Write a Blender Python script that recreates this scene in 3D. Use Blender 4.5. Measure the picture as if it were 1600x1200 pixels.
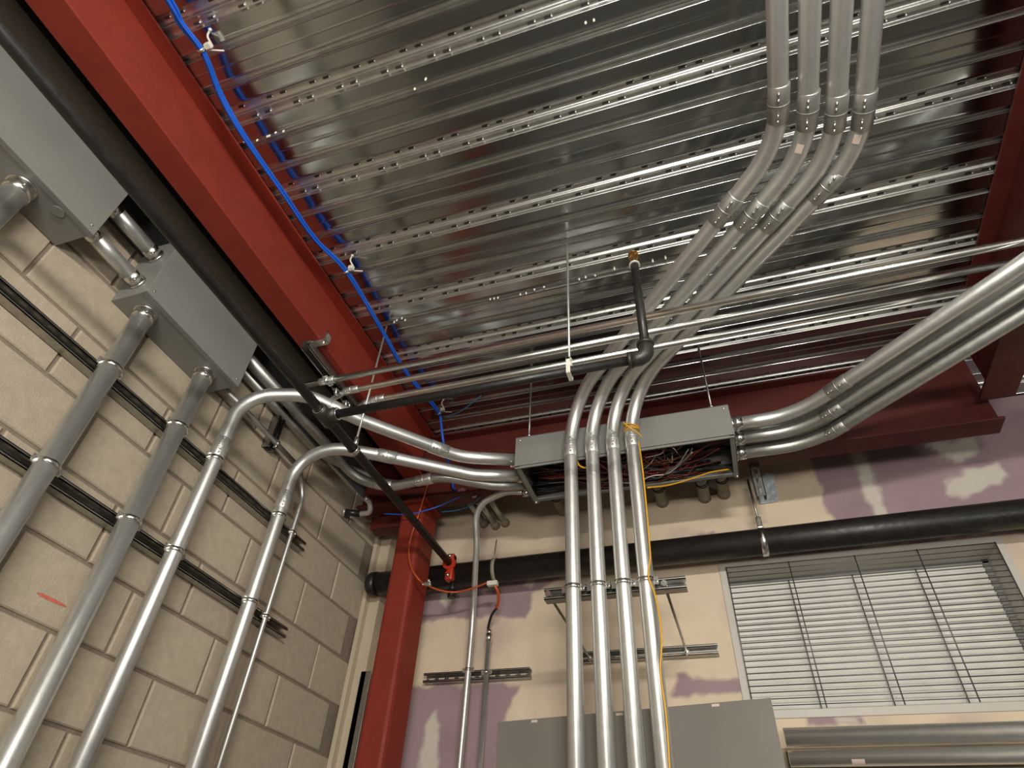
import bpy, bmesh, math, random
from mathutils import Vector, Matrix, noise
random.seed(7)
SC = bpy.context.scene
for o in list(bpy.data.objects): bpy.data.objects.remove(o)
COL = SC.collection

# ------------------------------------------------------------------ camera
# world: +x to the right along the back wall, +y towards the back wall, +z up;
# the camera's eye is the origin, the floor lies 1.6 m below it.
F_PX = 981.5
RW = Matrix(((0.9497477, 0.30942036, 0.04731125),
             (-0.17360067, 0.64645465, -0.74293956),
             (-0.26046521, 0.69739188, 0.66768439)))      # rows: camera right, down, forward
cam_d = bpy.data.cameras.new('camera'); cam = bpy.data.objects.new('camera', cam_d); COL.objects.link(cam)
cam_d.sensor_width = 36.0; cam_d.lens = F_PX/1600*36.0; cam_d.clip_start = 0.02
r_, d_, f_ = (Vector(RW[i]).normalized() for i in range(3))
rot = Matrix((r_, -d_, -f_)).transposed()
q = rot.to_quaternion(); q.normalize()
cam.rotation_mode = 'QUATERNION'; cam.rotation_quaternion = q
SC.camera = cam

# ------------------------------------------------------------------ world, lamps, exposure
w = bpy.data.worlds.new('world'); SC.world = w; w.use_nodes = True
w.node_tree.nodes['Background'].inputs[0].default_value = (0.75, 0.85, 1.0, 1)
w.node_tree.nodes['Background'].inputs[1].default_value = 0.05
def area(name, loc, target, sx, sy, power, color):
    l = bpy.data.lights.new(name, 'AREA'); l.shape = 'RECTANGLE'; l.size = sx; l.size_y = sy
    l.energy = power; l.color = color
    o = bpy.data.objects.new(name, l); COL.objects.link(o); o.location = loc
    o.rotation_euler = (Vector(target)-Vector(loc)).to_track_quat('-Z', 'Y').to_euler()
    return o
area('work_light_strip', (0.55, -1.0, 1.22), (-0.5, 2.4, 1.0), 1.0, 0.10, 50, (1.0, 0.96, 0.88))
area('work_light_low', (0.55, -2.2, -0.2), (-0.2, 2.5, 1.0), 0.9, 0.40, 48, (1.0, 0.96, 0.88))
area('fill_light_side', (3.0, -1.1, 0.45), (-1.7, 1.4, 0.6), 1.2, 0.9, 28, (1.0, 0.98, 0.94))  # unseen fill added at the right to brighten the conduits
SC.view_settings.view_transform = 'Standard'; SC.view_settings.look = 'None'
SC.view_settings.gamma = 1.0; SC.view_settings.use_curve_mapping = False
SC.view_settings.exposure = 0.15

# ------------------------------------------------------------------ helpers
def P(px, py, x=None, y=None, z=None):
    """the real point on a plane x=, y= or z= that the photograph shows at this pixel"""
    v = Vector(((px-800)/F_PX, (py-600)/F_PX, 1.0))
    d = RW.transposed() @ v
    if x is not None: return d*(x/d.x)
    if y is not None: return d*(y/d.y)
    return d*(z/d.z)
V = Vector

class MB:
    def __init__(s): s.v = []; s.f = []; s.smooth = []
    def add(s, vs, fs, smooth=False):
        n = len(s.v); s.v += [Vector(a) for a in vs]
        for f in fs: s.f.append([i+n for i in f]); s.smooth.append(smooth)
        return s
    def box(s, a, b, M=None):
        x0, y0, z0 = (min(a[i], b[i]) for i in range(3)); x1, y1, z1 = (max(a[i], b[i]) for i in range(3))
        vs = [V((x, y, z)) for z in (z0, z1) for y in (y0, y1) for x in (x0, x1)]
        if M: vs = [M @ v for v in vs]
        return s.add(vs, [(0,2,3,1), (4,5,7,6), (0,1,5,4), (2,6,7,3), (0,4,6,2), (1,3,7,5)])
    def bbox(s, a, b, c=0.004, M=None):
        """box with chamfered edges"""
        x0, y0, z0 = (min(a[i], b[i]) for i in range(3)); x1, y1, z1 = (max(a[i], b[i]) for i in range(3))
        bm = bmesh.new(); bmesh.ops.create_cube(bm, size=1)
        for v in bm.verts: v.co = V(((x0+x1)/2+v.co.x*(x1-x0), (y0+y1)/2+v.co.y*(y1-y0), (z0+z1)/2+v.co.z*(z1-z0)))
        bmesh.ops.bevel(bm, geom=bm.edges[:], offset=c, segments=2, affect='EDGES', profile=0.5)
        bm.verts.index_update()
        s.add([(M @ v.co) if M else v.co.copy() for v in bm.verts], [[v.index for v in f.verts] for f in bm.faces])
        bm.free(); return s
    def tube(s, pts, r, n=16, cap=True, hollow=0.0):
        pts = [V(p) for p in pts]
        rr = r if isinstance(r, (list, tuple)) else [r]*len(pts)
        t0 = (pts[1]-pts[0]).normalized()
        up = V((0, 0, 1)) if abs(t0.z) < 0.9 else V((0, 1, 0))
        nrm = (up - t0*up.dot(t0)).normalized()
        base = len(s.v); ring = []
        for i, p in enumerate(pts):
            if i == 0: t = t0
            elif i == len(pts)-1: t = (pts[i]-pts[i-1]).normalized()
            else: t = ((pts[i+1]-pts[i]).normalized()+(pts[i]-pts[i-1]).normalized()).normalized()
            nrm = (nrm - t*nrm.dot(t)).normalized(); b = t.cross(nrm)
            for k in range(n):
                a = 2*math.pi*k/n
                s.v.append(p + (nrm*math.cos(a)+b*math.sin(a))*rr[i])
        for i in range(len(pts)-1):
            for k in range(n):
                a = base+i*n+k; a2 = base+i*n+(k+1) % n
                s.f.append([a, a2, a2+n, a+n]); s.smooth.append(True)
        if cap:
            s.f.append([base+k for k in range(n)][::-1]); s.smooth.append(False)
            e = base+(len(pts)-1)*n
            s.f.append([e+k for k in range(n)]); s.smooth.append(False)
        return s
    def ring(s, c, axis, r0, r1, w, n=24):
        """a flat band: tube wall from r0 to r1, width w along axis"""
        ax = V(axis).normalized(); up = V((0, 0, 1)) if abs(ax.z) < 0.9 else V((1, 0, 0))
        u = (up-ax*up.dot(ax)).normalized(); b = ax.cross(u); base = len(s.v); c = V(c)
        for (rad, o) in ((r1, -w/2), (r1, w/2), (r0, w/2), (r0, -w/2)):
            for k in range(n):
                a = 2*math.pi*k/n; s.v.append(c+ax*o+(u*math.cos(a)+b*math.sin(a))*rad)
        for j in range(4):
            for k in range(n):
                a = base+j*n+k; a2 = base+j*n+(k+1) % n; c1 = base+((j+1) % 4)*n+k; c2 = base+((j+1) % 4)*n+(k+1) % n
                s.f.append([a, a2, c2, c1]); s.smooth.append(j % 2 == 0)
        return s
    def ball(s, c, r, n=8, m=5, sc=(1, 1, 1)):
        base = len(s.v); c = V(c)
        for i in range(m+1):
            th = math.pi*i/m
            for k in range(n):
                a = 2*math.pi*k/n
                s.v.append(c+V((math.sin(th)*math.cos(a)*sc[0], math.sin(th)*math.sin(a)*sc[1], math.cos(th)*sc[2]))*r)
        for i in range(m):
            for k in range(n):
                a = base+i*n+k; a2 = base+i*n+(k+1) % n
                s.f.append([a, a+n, a2+n, a2]); s.smooth.append(True)
        return s

def obj(name, mb, mat, parent=None, loc=None):
    """links the shape as one mesh object; vertices are given in world space"""
    if parent is not None:
        inv = world_of(parent).inverted(); vs = [inv @ v for v in mb.v]; l = V((0, 0, 0))
    else:
        l = V(loc) if loc is not None else V((0, 0, 0)); vs = [v-l for v in mb.v]
    me = bpy.data.meshes.new(name); me.from_pydata([tuple(v) for v in vs], [], mb.f)
    me.polygons.foreach_set('use_smooth', mb.smooth); me.materials.append(mat); me.update()
    o = bpy.data.objects.new(name, me); COL.objects.link(o); o.location = l
    if parent is not None: o.parent = parent
    return o
def world_of(o):
    M = o.matrix_basis.copy()
    while o.parent is not None: o = o.parent; M = o.matrix_basis @ M
    return M
def tag(o, label, cat, group=None):
    o['label'] = label; o['category'] = cat
    if group: o['group'] = group
    return o
def thing(name, label, cat, loc=(0, 0, 0), group=None):
    o = bpy.data.objects.new(name, None); COL.objects.link(o); o.location = loc; o.empty_display_size = 0.05
    return tag(o, label, cat, group)
def struct(name, mb, mat):
    o = obj(name, mb, mat); o['kind'] = 'structure'; return o

def fillet(pts, r, seg=10):
    pts = [V(p) for p in pts]; R = r if isinstance(r, (list, tuple)) else [r]*(len(pts)-2)
    out = [pts[0]]
    for i in range(1, len(pts)-1):
        a = (pts[i-1]-pts[i]); b = (pts[i+1]-pts[i]); la, lb = a.length, b.length; a.normalize(); b.normalize()
        ang = a.angle(b, math.pi)
        t = R[i-1]/max(math.tan(ang/2), 1e-3); t = min(t, la*0.49 if i > 1 else la*0.98, lb*0.49 if i < len(pts)-2 else lb*0.98)
        p0 = pts[i]+a*t; p1 = pts[i]+b*t
        rad = t*math.tan(ang/2); bis = (a+b).normalized(); c = pts[i]+bis*(rad/max(math.sin(ang/2), 1e-3))
        u = p0-c; v_ = p1-c; tot = u.angle(v_, 0)
        if tot < 0.02: out.append(pts[i]); continue
        n = max(3, int(seg*tot/(math.pi/2))+1)
        for k in range(n+1):
            s_ = k/n; out.append(c+(u*math.sin((1-s_)*tot)+v_*math.sin(s_*tot))/math.sin(tot))
    out.append(pts[-1]); return out
def smooth_curve(pts, sub=6):
    """Catmull-Rom through the points"""
    p = [V(a) for a in pts]; p = [p[0]*2-p[1]]+p+[p[-1]*2-p[-2]]; out = []
    for i in range(1, len(p)-2):
        for k in range(sub):
            t = k/sub
            out.append(0.5*((2*p[i])+(p[i+1]-p[i-1])*t+(2*p[i-1]-5*p[i]+4*p[i+1]-p[i+2])*t*t+(3*p[i]-p[i-1]-3*p[i+1]+p[i+2])*t**3))
    out.append(p[-2]); return out

# ------------------------------------------------------------------ materials
def sr(r, g, b): return tuple((c/255/12.92 if c/255 <= .04045 else ((c/255+.055)/1.055)**2.4) for c in (r, g, b))+(1,)
def mat(name, col, rough=0.5, metal=0.0, var=0.0, vscale=8.0, bump=0.0, bscale=60.0, rvar=0.0, spec=None, stretch=None, attr=None, randval=0.0, coord='Object'):
    m = bpy.data.materials.new(name); m.use_nodes = True; nt = m.node_tree; N = nt.nodes; L = nt.links
    b = N['Principled BSDF']; b.inputs['Base Color'].default_value = col
    b.inputs['Roughness'].default_value = rough; b.inputs['Metallic'].default_value = metal
    if spec is not None: b.inputs['Specular IOR Level'].default_value = spec
    tc = N.new('ShaderNodeTexCoord'); mp = N.new('ShaderNodeMapping'); L.new(tc.outputs[coord], mp.inputs[0])
    if stretch: mp.inputs['Scale'].default_value = stretch
    src = None
    if attr:
        a = N.new('ShaderNodeAttribute'); a.attribute_name = attr; src = a.outputs['Color']
    if var or attr or randval:
        n1 = N.new('ShaderNodeTexNoise'); n1.inputs['Scale'].default_value = vscale; n1.inputs['Detail'].default_value = 6; n1.inputs['Roughness'].default_value = 0.65
        L.new(mp.outputs[0], n1.inputs['Vector'])
        mr = N.new('ShaderNodeMapRange'); mr.inputs['From Min'].default_value = 0.3; mr.inputs['From Max'].default_value = 0.7
        mr.inputs['To Min'].default_value = 1-var; mr.inputs['To Max'].default_value = 1+var; L.new(n1.outputs['Fac'], mr.inputs['Value'])
        fac = mr.outputs[0]
        if randval:
            oi = N.new('ShaderNodeObjectInfo'); m2 = N.new('ShaderNodeMapRange'); m2.inputs['To Min'].default_value = 1-randval; m2.inputs['To Max'].default_value = 1+randval
            L.new(oi.outputs['Random'], m2.inputs['Value']); mu = N.new('ShaderNodeMath'); mu.operation = 'MULTIPLY'; L.new(fac, mu.inputs[0]); L.new(m2.outputs[0], mu.inputs[1]); fac = mu.outputs[0]
        vm = N.new('ShaderNodeVectorMath'); vm.operation = 'SCALE'
        if src is not None: L.new(src, vm.inputs[0])
        else: vm.inputs[0].default_value = col[:3]
        L.new(fac, vm.inputs['Scale']); L.new(vm.outputs[0], b.inputs['Base Color'])
    if rvar:
        n2 = N.new('ShaderNodeTexNoise'); n2.inputs['Scale'].default_value = vscale*1.7; n2.inputs['Detail'].default_value = 4; L.new(mp.outputs[0], n2.inputs['Vector'])
        m3 = N.new('ShaderNodeMapRange'); m3.inputs['From Min'].default_value = .3; m3.inputs['From Max'].default_value = .7
        m3.inputs['To Min'].default_value = max(0.02, rough-rvar); m3.inputs['To Max'].default_value = rough+rvar; L.new(n2.outputs['Fac'], m3.inputs['Value']); L.new(m3.outputs[0], b.inputs['Roughness'])
    if bump:
        n3 = N.new('ShaderNodeTexNoise'); n3.inputs['Scale'].default_value = bscale; n3.inputs['Detail'].default_value = 5; L.new(mp.outputs[0], n3.inputs['Vector'])
        bp = N.new('ShaderNodeBump'); bp.inputs['Strength'].default_value = 1.0; bp.inputs['Distance'].default_value = bump; L.new(n3.outputs['Fac'], bp.inputs['Height']); L.new(bp.outputs[0], b.inputs['Normal'])
    return m
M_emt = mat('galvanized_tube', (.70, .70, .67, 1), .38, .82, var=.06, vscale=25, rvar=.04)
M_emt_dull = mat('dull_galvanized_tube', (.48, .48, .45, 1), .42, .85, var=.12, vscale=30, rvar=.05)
M_bright = mat('bright_zinc', (.78, .77, .73, 1), .25, 1.0, var=.1, vscale=30)
M_strut = mat('strut_steel', (.42, .41, .38, 1), .40, 1.0, var=.2, vscale=30)
M_deck = mat('deck_steel', (.46, .48, .475, 1), .15, 1.0, var=.05, vscale=3, rvar=.04, bump=.0007, bscale=3.0, stretch=(0.7, 2.2, 1))
M_band = mat('perforated_deck_steel', (.66, .66, .63, 1), .34, 1.0, var=.12, vscale=20, bump=.0004, bscale=60)
M_burr = mat('raw_zinc_burr', (.9, .9, .86, 1), .45, .7)
M_slot = mat('slot_shade', (.10, .10, .095, 1), .5, .8)
M_dark = mat('dark_slot', (.012, .012, .012, 1), .8)
M_red2 = mat('shaded_red_oxide_primer', sr(86, 30, 22), .55, 0, var=.12, vscale=9, bump=.0005, bscale=70, rvar=.08)  # darker primer copy: shade of the back and right beams put into the colour
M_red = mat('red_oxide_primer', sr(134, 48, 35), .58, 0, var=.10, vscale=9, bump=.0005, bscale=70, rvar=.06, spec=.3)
M_redpart = mat('red_coupling_paint', sr(176, 52, 32), .35, 0, var=.1)
M_black = mat('black_steel_pipe', (.022, .020, .018, 1), .42, 0.25, var=.35, vscale=25, rvar=.1, bump=.0004, bscale=80)
M_iron = mat('cast_iron_fitting', (.055, .05, .045, 1), .42, 0.5, var=.3, vscale=30, bump=.0005, bscale=60)
M_box = mat('grey_enamel', sr(134, 133, 128), .42, 0, var=.05, vscale=6, rvar=.05)
M_panel = mat('warm_grey_enamel', sr(126, 121, 113), .40, 0, var=.04, vscale=5, rvar=.05)
M_inside = mat('dark_enamel_inside', sr(70, 72, 72), .5)
M_block = mat('concrete_block', sr(184, 170, 150), .9, 0, var=.10, vscale=30, bump=.0018, bscale=160, randval=.06, spec=.2)
M_mortar = mat('mortar', sr(140, 128, 113), .95, 0, var=.12, vscale=40, bump=.002, bscale=120, spec=.1)
M_charcoal = mat('charcoal_block', sr(84, 86, 88), .85, 0, var=.15, vscale=30, bump=.002, bscale=90, spec=.2)  # darker grey for the top block courses
M_dry = mat('taped_drywall', (.6, .5, .4, 1), .75, 0, var=.05, vscale=9, bump=.0006, bscale=40, attr='paint', spec=.25)
M_trim = mat('cream_trim', sr(206, 192, 168), .6, 0, var=.04)
M_frame = mat('white_frame', sr(206, 200, 190), .45, 0, var=.04)
M_slat = mat('pale_enamelled_blade', (.90, .88, .82, 1), .30, .0, var=.06, vscale=12)
M_wireg = mat('guard_wire', (.20, .19, .20, 1), .5, .8)
M_blue = mat('blue_cable_jacket', sr(28, 92, 200), .38)
M_blueg = mat('teal_cable_jacket', sr(40, 110, 150), .4)
M_yellow = mat('yellow_wire', sr(226, 168, 30), .4)
M_orange = mat('orange_armoured_cable', sr(196, 88, 40), .4, .2)
M_blackc = mat('black_jacket', (.015, .013, .014, 1), .35)
M_white = mat('white_plastic', sr(224, 218, 205), .45)
M_foil = mat('foil_tape', (.72, .80, .84, 1), .45, .25, bump=.006, bscale=40)
M_putty = mat('grey_firestop_putty', sr(150, 143, 125), .8, 0, var=.2, vscale=30, bump=.003, bscale=50)
M_floor = mat('concrete_floor', sr(120, 117, 112), .6, 0, var=.15, vscale=2)
M_paper = mat('paper_sticker', sr(214, 196, 184), .6)
M_chalk = mat('red_marker', sr(206, 108, 86), .9, var=.2, vscale=60)
M_brass = mat('brass', (.55, .33, .12, 1), .35, 1.0)
M_far = mat('dark_unpainted_wall', sr(100, 98, 94), .8)
M_low = mat('lower_wall', sr(118, 112, 104), .8)
M_mud = mat('plain_painted_wall', sr(200, 188, 168), .85)
WIRES = [mat('wire_dark_red', sr(112, 42, 38), .4), mat('wire_black', (.012, .012, .013, 1), .35), mat('wire_white', sr(190, 182, 170), .4),
         mat('wire_brown', sr(110, 66, 36), .4), mat('wire_teal', sr(22, 90, 92), .4), mat('wire_grey', sr(110, 104, 98), .4)]

XL, YB, ZD = -1.77, 2.83, 2.07          # left wall, back wall, underside of the deck
ZF = -1.6

# ================================================================== SETTING
struct('floor', MB().box((-1.95, -3.2, ZF-.1), (3.8, 3.0, ZF)), M_floor)
wl = struct('wall_left', MB().box((XL-.19, -3.2, ZF), (XL-.008, YB+.2, 2.3)), M_mortar)
struct('wall_right', MB().box((3.6, -3.2, ZF), (3.8, 3.0, 2.3)), M_far)
struct('wall_front', MB().box((-1.95, -3.2, ZF), (3.8, -3.1, 2.3)), M_mud)

# concrete blocks, running bond
def block_mesh(L_, H_, m):
    g = 0.006; t = 0.012; c = 0.004; y0, y1, z0, z1 = -L_/2+g, L_/2-g, -H_/2+g, H_/2-g
    vs = [(-t, y0, z0), (-t, y1, z0), (-t, y1, z1), (-t, y0, z1), (-c, y0, z0), (-c, y1, z0), (-c, y1, z1), (-c, y0, z1),
          (0, y0+c, z0+c), (0, y1-c, z0+c), (0, y1-c, z1-c), (0, y0+c, z1-c)]
    fs = [(8, 9, 10, 11)]
    for a in (0, 4):
        for k in range(4): fs.append((a+k, a+(k+1) % 4, a+4+(k+1) % 4, a+4+k))
    me = bpy.data.meshes.new('concrete_block'); me.from_pydata(vs, [], fs); me.materials.append(m); me.update(); return me
bl = block_mesh(.4064, .2, M_block); bd = block_mesh(.4064, .2, M_charcoal)
for c in range(-13, 6):
    zc = 0.989+.2*c+.1
    j0 = 2.469 if (c % 2) == 0 else 2.469-.2032
    if c % 2 == 0: j0 = 2.257
    else: j0 = 2.469
    h = .2
    if zc+.1 > 2.07: continue
    k = 0; y1 = j0+.4064
    while y1 > -1.4:
        y0 = y1-.4064; a, b_ = y0, min(y1, YB-.003)
        if zc > -1.45 and (y1 > 0.0 or zc < 1.3):
            if b_-a > .05:
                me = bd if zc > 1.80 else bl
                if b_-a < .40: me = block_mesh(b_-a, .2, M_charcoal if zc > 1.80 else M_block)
                o = bpy.data.objects.new('concrete_block', me); COL.objects.link(o); o.parent = wl
                o.location = (XL+random.uniform(-.001, .0012), (a+b_)/2, zc)
        y1 = y0

# back wall: taped purple drywall. painted patches live in wall coordinates
def poly_px(pts, y=YB): return [(P(a, b, y=y).x, P(a, b, y=y).z) for a, b in pts]
def inside(p, poly):
    x, z = p; r = False; n = len(poly); j = n-1
    for i in range(n):
        xi, zi = poly[i]; xj, zj = poly[j]
        if (zi > z) != (zj > z) and x < (xj-xi)*(z-zi)/(zj-zi)+xi: r = not r
        j = i
    return r
PURPLE = [poly_px(p) for p in (
    [(560, 820), (615, 820), (615, 985), (560, 992)],
    [(640, 925), (905, 880), (870, 905), (835, 925), (822, 962), (740, 965), (655, 975), (640, 978)],
    [(620, 1072), (810, 1066), (800, 1100), (790, 1145), (770, 1260), (610, 1260)],
    [(1270, 735), (1650, 660), (1650, 840), (1330, 832), (1302, 818), (1292, 790), (1284, 765)],
    [(1255, 640), (1700, 560), (1700, 720), (1300, 750), (1275, 745)],
    [(1120, 862), (1380, 838), (1480, 826), (1475, 842), (1380, 856), (1300, 866), (1180, 874)],
    [(1255, 1118), (1345, 1112), (1352, 1128), (1262, 1136)],
    [(1030, 848), (1120, 832), (1125, 838), (1035, 858)],
    [(1060, 1050), (1085, 1060), (1150, 1062), (1165, 1085), (1050, 1085)],
)]
MUD = [poly_px(p) for p in (
    [(665, 1130), (682, 1110), (692, 1128), (684, 1200), (672, 1260), (650, 1260), (656, 1180)],
    [(690, 932), (702, 936), (694, 955), (686, 942)],
    [(822, 902), (836, 903), (832, 916), (818, 914)],
    [(1332, 700), (1352, 698), (1372, 760), (1380, 790), (1392, 806), (1384, 818), (1368, 812), (1356, 780), (1342, 745)],
    [(1478, 752), (1505, 735), (1560, 722), (1575, 745), (1540, 765), (1505, 778), (1484, 770)],
    [(1452, 690), (1520, 680), (1530, 700), (1500, 722), (1470, 708)],
    [(1360, 848), (1382, 842), (1380, 856), (1356, 858)],
    [(1310, 1120), (1335, 1116), (1340, 1126), (1312, 1130)],
)]
CREAM = sr(232, 212, 184); PURP = sr(166, 142, 146); MUDC = sr(214, 205, 192); GREYC = sr(196, 184, 166); DIRTY = sr(196, 174, 166)
def mask(p, poly, bb_, w_=.009):
    if not (bb_[0]-w_ < p[0] < bb_[1]+w_ and bb_[2]-w_ < p[1] < bb_[3]+w_): return 0
    d = 9; n = len(poly)
    for i in range(n):
        ax, az = poly[i-1]; bx, bz = poly[i]; ux, uz = bx-ax, bz-az
        t = max(0, min(1, ((p[0]-ax)*ux+(p[1]-az)*uz)/max(1e-9, ux*ux+uz*uz))); d = min(d, math.hypot(p[0]-ax-ux*t, p[1]-az-uz*t))
    if not inside(p, poly): d = -d
    return max(0, min(1, .5+d/(2*w_)))
PURPLE = [(q_, (min(a[0] for a in q_), max(a[0] for a in q_), min(a[1] for a in q_), max(a[1] for a in q_))) for q_ in PURPLE]
MUD = [(q_, (min(a[0] for a in q_), max(a[0] for a in q_), min(a[1] for a in q_), max(a[1] for a in q_))) for q_ in MUD]
def paint(x, z):
    n = noise.noise(V((x*9, z*9, 1.3)))*.026+noise.noise(V((x*25, z*25, 4.1)))*.012
    n2 = noise.noise(V((x*9, z*9, 7.7)))*.026+noise.noise(V((x*25, z*25, 14.1)))*.012
    p = (x+n, z+n2)
    t = .5+.5*noise.noise(V((x*2.2, z*5.5, 3.0))); c = [CREAM[i]*(1-.30*t)+GREYC[i]*.30*t for i in range(3)]
    t = max(0, noise.noise(V((x*4, z*4, 12.0)))-.10)*1.3; c = [c[i]*(1-t)+DIRTY[i]*t for i in range(3)]
    for q_, bb_ in PURPLE:
        m_ = mask(p, q_, bb_)
        if m_ > 0:
            e = 1+.12*noise.noise(V((x*6, z*6, 9))); c = [c[i]*(1-m_)+PURP[i]*e*m_ for i in range(3)]
    for q_, bb_ in MUD:
        m_ = mask(p, q_, bb_)
        if m_ > 0: c = [c[i]*(1-m_)+MUDC[i]*m_ for i in range(3)]
    return c
ox0, oz1 = P(1134, 889, y=YB).x, P(1134, 889, y=YB).z
ox1 = P(1554, 848, y=YB).x; oz0 = P(1215, 1110, y=YB).z
oz1 = (oz1+P(1554, 848, y=YB).z)/2
def wall_grid(name, x0, x1, z0, z1, y, hole=None, step=.0085, thick=.016):
    xs = [x0+(x1-x0)*i/int((x1-x0)/step) for i in range(int((x1-x0)/step)+1)]
    zs = [z0+(z1-z0)*i/int((z1-z0)/step) for i in range(int((z1-z0)/step)+1)]
    if hole:
        for v_ in (hole[0], hole[1]): xs[min(range(len(xs)), key=lambda i: abs(xs[i]-v_))] = v_
        for v_ in (hole[2], hole[3]): zs[min(range(len(zs)), key=lambda i: abs(zs[i]-v_))] = v_
    vs = []; cols = []
    for z in zs:
        for x in xs: vs.append((x, y, z)); cols.append(paint(x, z))
    nx = len(xs); fs = []
    for j in range(len(zs)-1):
        for i in range(nx-1):
            if hole and hole[0]-1e-6 < (xs[i]+xs[i+1])/2 < hole[1] and hole[2] < (zs[j]+zs[j+1])/2 < hole[3]: continue
            a = j*nx+i; fs.append((a, a+1, a+nx+1, a+nx))
    base = len(vs)       # returns along the outer edge give the sheet its thickness
    ring = [i for i in range(nx)]+[j*nx+nx-1 for j in range(1, len(zs))]+[(len(zs)-1)*nx+i for i in range(nx-2, -1, -1)]+[j*nx for j in range(len(zs)-2, 0, -1)]
    for i in ring: vs.append((vs[i][0], y+thick, vs[i][2])); cols.append(cols[i])
    m = len(ring)
    for k in range(m): fs.append((ring[(k+1) % m], ring[k], base+k, base+(k+1) % m))
    me = bpy.data.meshes.new(name); me.from_pydata(vs, [], fs)
    ca = me.color_attributes.new('paint', 'FLOAT_COLOR', 'POINT')
    buf = []
    for c in cols: buf += [c[0], c[1], c[2], 1.0]
    ca.data.foreach_set('color', buf); me.materials.append(M_dry); me.update()
    o = bpy.data.objects.new(name, me); COL.objects.link(o); return o
ZS = 1.715                                # the ledge under the beam
wb = MB().box((XL-.1, YB+.05, ZF), (ox0-.02, YB+.25, 2.3)).box((ox1+.02, YB+.05, ZF), (3.8, YB+.25, 2.3))
wb.box((ox0-.02, YB+.05, ZF), (ox1+.02, YB+.25, oz0-.02)).box((ox0-.02, YB+.05, oz1+.02), (ox1+.02, YB+.25, 2.3))
wback = struct('wall_back', wb, M_mud)
sh = wall_grid('drywall_sheet', XL, 2.2, .25, ZS, YB, hole=(ox0, ox1, oz0, oz1)); sh.parent = wback
sh2 = wall_grid('drywall_sheet', XL, 2.2, ZS-.01, 2.06, YB+.022, step=.02); sh2.parent = wback
obj('drywall_sheet', MB().box((XL, YB, ZF), (2.2, YB+.016, .25)), M_low, wback)
obj('drywall_sheet', MB().box((2.2, YB, ZF), (3.6, YB+.016, 2.06)), M_mud, wback)

# cream trim in the corner
tb = MB().bbox((XL, 2.735, ZF), (XL+.022, YB, 1.745), .003).bbox((XL+.022, 2.77, ZF), (XL+.083, YB, 1.735), .003).bbox((XL+.076, 2.762, ZF), (XL+.086, YB, 1.735), .002)
struct('trim_1', tb, M_trim)
tag(obj('metal_stud', MB().bbox((-1.668, 2.70, ZF), (-1.640, 2.79, .93), .002).bbox((-1.668, 2.70, ZF), (-1.615, 2.706, .93), .001), M_strut),
    'galvanised metal channel standing in the corner behind the red column', 'stud')

# ------------------------------------------------------------------ steel deck ceiling
ceil = struct('ceiling', MB().box((XL-.1, -3.2, ZD+.06), (3.7, 3.0, ZD+.10)), M_dark)
PITCH = .3033; C0 = .616
def zprof(y):
    u = ((y-C0+PITCH/2) % PITCH)-PITCH/2          # -0.15 .. 0.15 around a perforated band
    z = 0.0
    if abs(u) < .034:
        a = abs(u)
        if a > .029: z = .013*(.034-a)/.005
        elif a > .009: z = .013+.0025*math.cos((a-.019)/.010*math.pi/2)
        else: z = .013-.010*(.5+.5*math.cos(a/.009*math.pi))
    v_ = u if u > 0 else u+PITCH
    for c_ in (.0985, .2035):
        e = v_-c_
        if abs(e) < .0105: z = max(z, .016*math.sqrt(max(0, 1-(e/.0105)**2)))
        if .0105 <= abs(e) < .016: z = -.0020*math.sin((abs(e)-.0105)/.0055*math.pi)
    if .149 < v_ < .155: z = -.0012*math.sin((v_-.149)/.006*math.pi)
    return z
def ysamples(a, b):
    out = []; y = a
    while y < b-1e-6:
        out.append(y)
        u = ((y-C0+PITCH/2) % PITCH)-PITCH/2; v_ = u if u > 0 else u+PITCH
        near = abs(u) < .036 or v_ > PITCH-.036 or any(abs(v_-c_) < .018 for c_ in (.0985, .2035)) or .147 < v_ < .157
        y += .0011 if near else .006
    out.append(b); return out
XC0, XC1 = -1.40, 3.5
joint0 = C0+.0865-1e-3                        # a lap every third band
k0 = -4
pan_edges = [joint0+.91*k for k in range(-4, 4)]
for i, a in enumerate(pan_edges[:-1]):
    b_ = min(pan_edges[i+1], 2.96)
    if b_-a < .05: continue
    ys = ysamples(a+.0025, b_-.0005); xs = [XC0, -.6, .2, 1.0, 1.8, 2.6, XC1]
    vs = [(x, y, ZD+zprof(y)+(.004 if y < a+.006 else 0)) for y in ys for x in xs]; n = len(xs)
    fs = [(j*n+i2, j*n+i2+1, (j+1)*n+i2+1, (j+1)*n+i2) for j in range(len(ys)-1) for i2 in range(n-1)]
    m = MB(); m.add([V(v_) for v_ in vs], fs, True)
    dp = obj('deck_panel', m, M_deck, ceil)
    dp.data.materials.append(M_band)
    for pl in dp.data.polygons:
        u = ((pl.center.y-C0+PITCH/2) % PITCH)-PITCH/2; v_ = u if u > 0 else u+PITCH
        if abs(u) < .034 or any(abs(v_-c_) < .0105 for c_ in (.0985, .2035)): pl.material_index = 1
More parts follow.
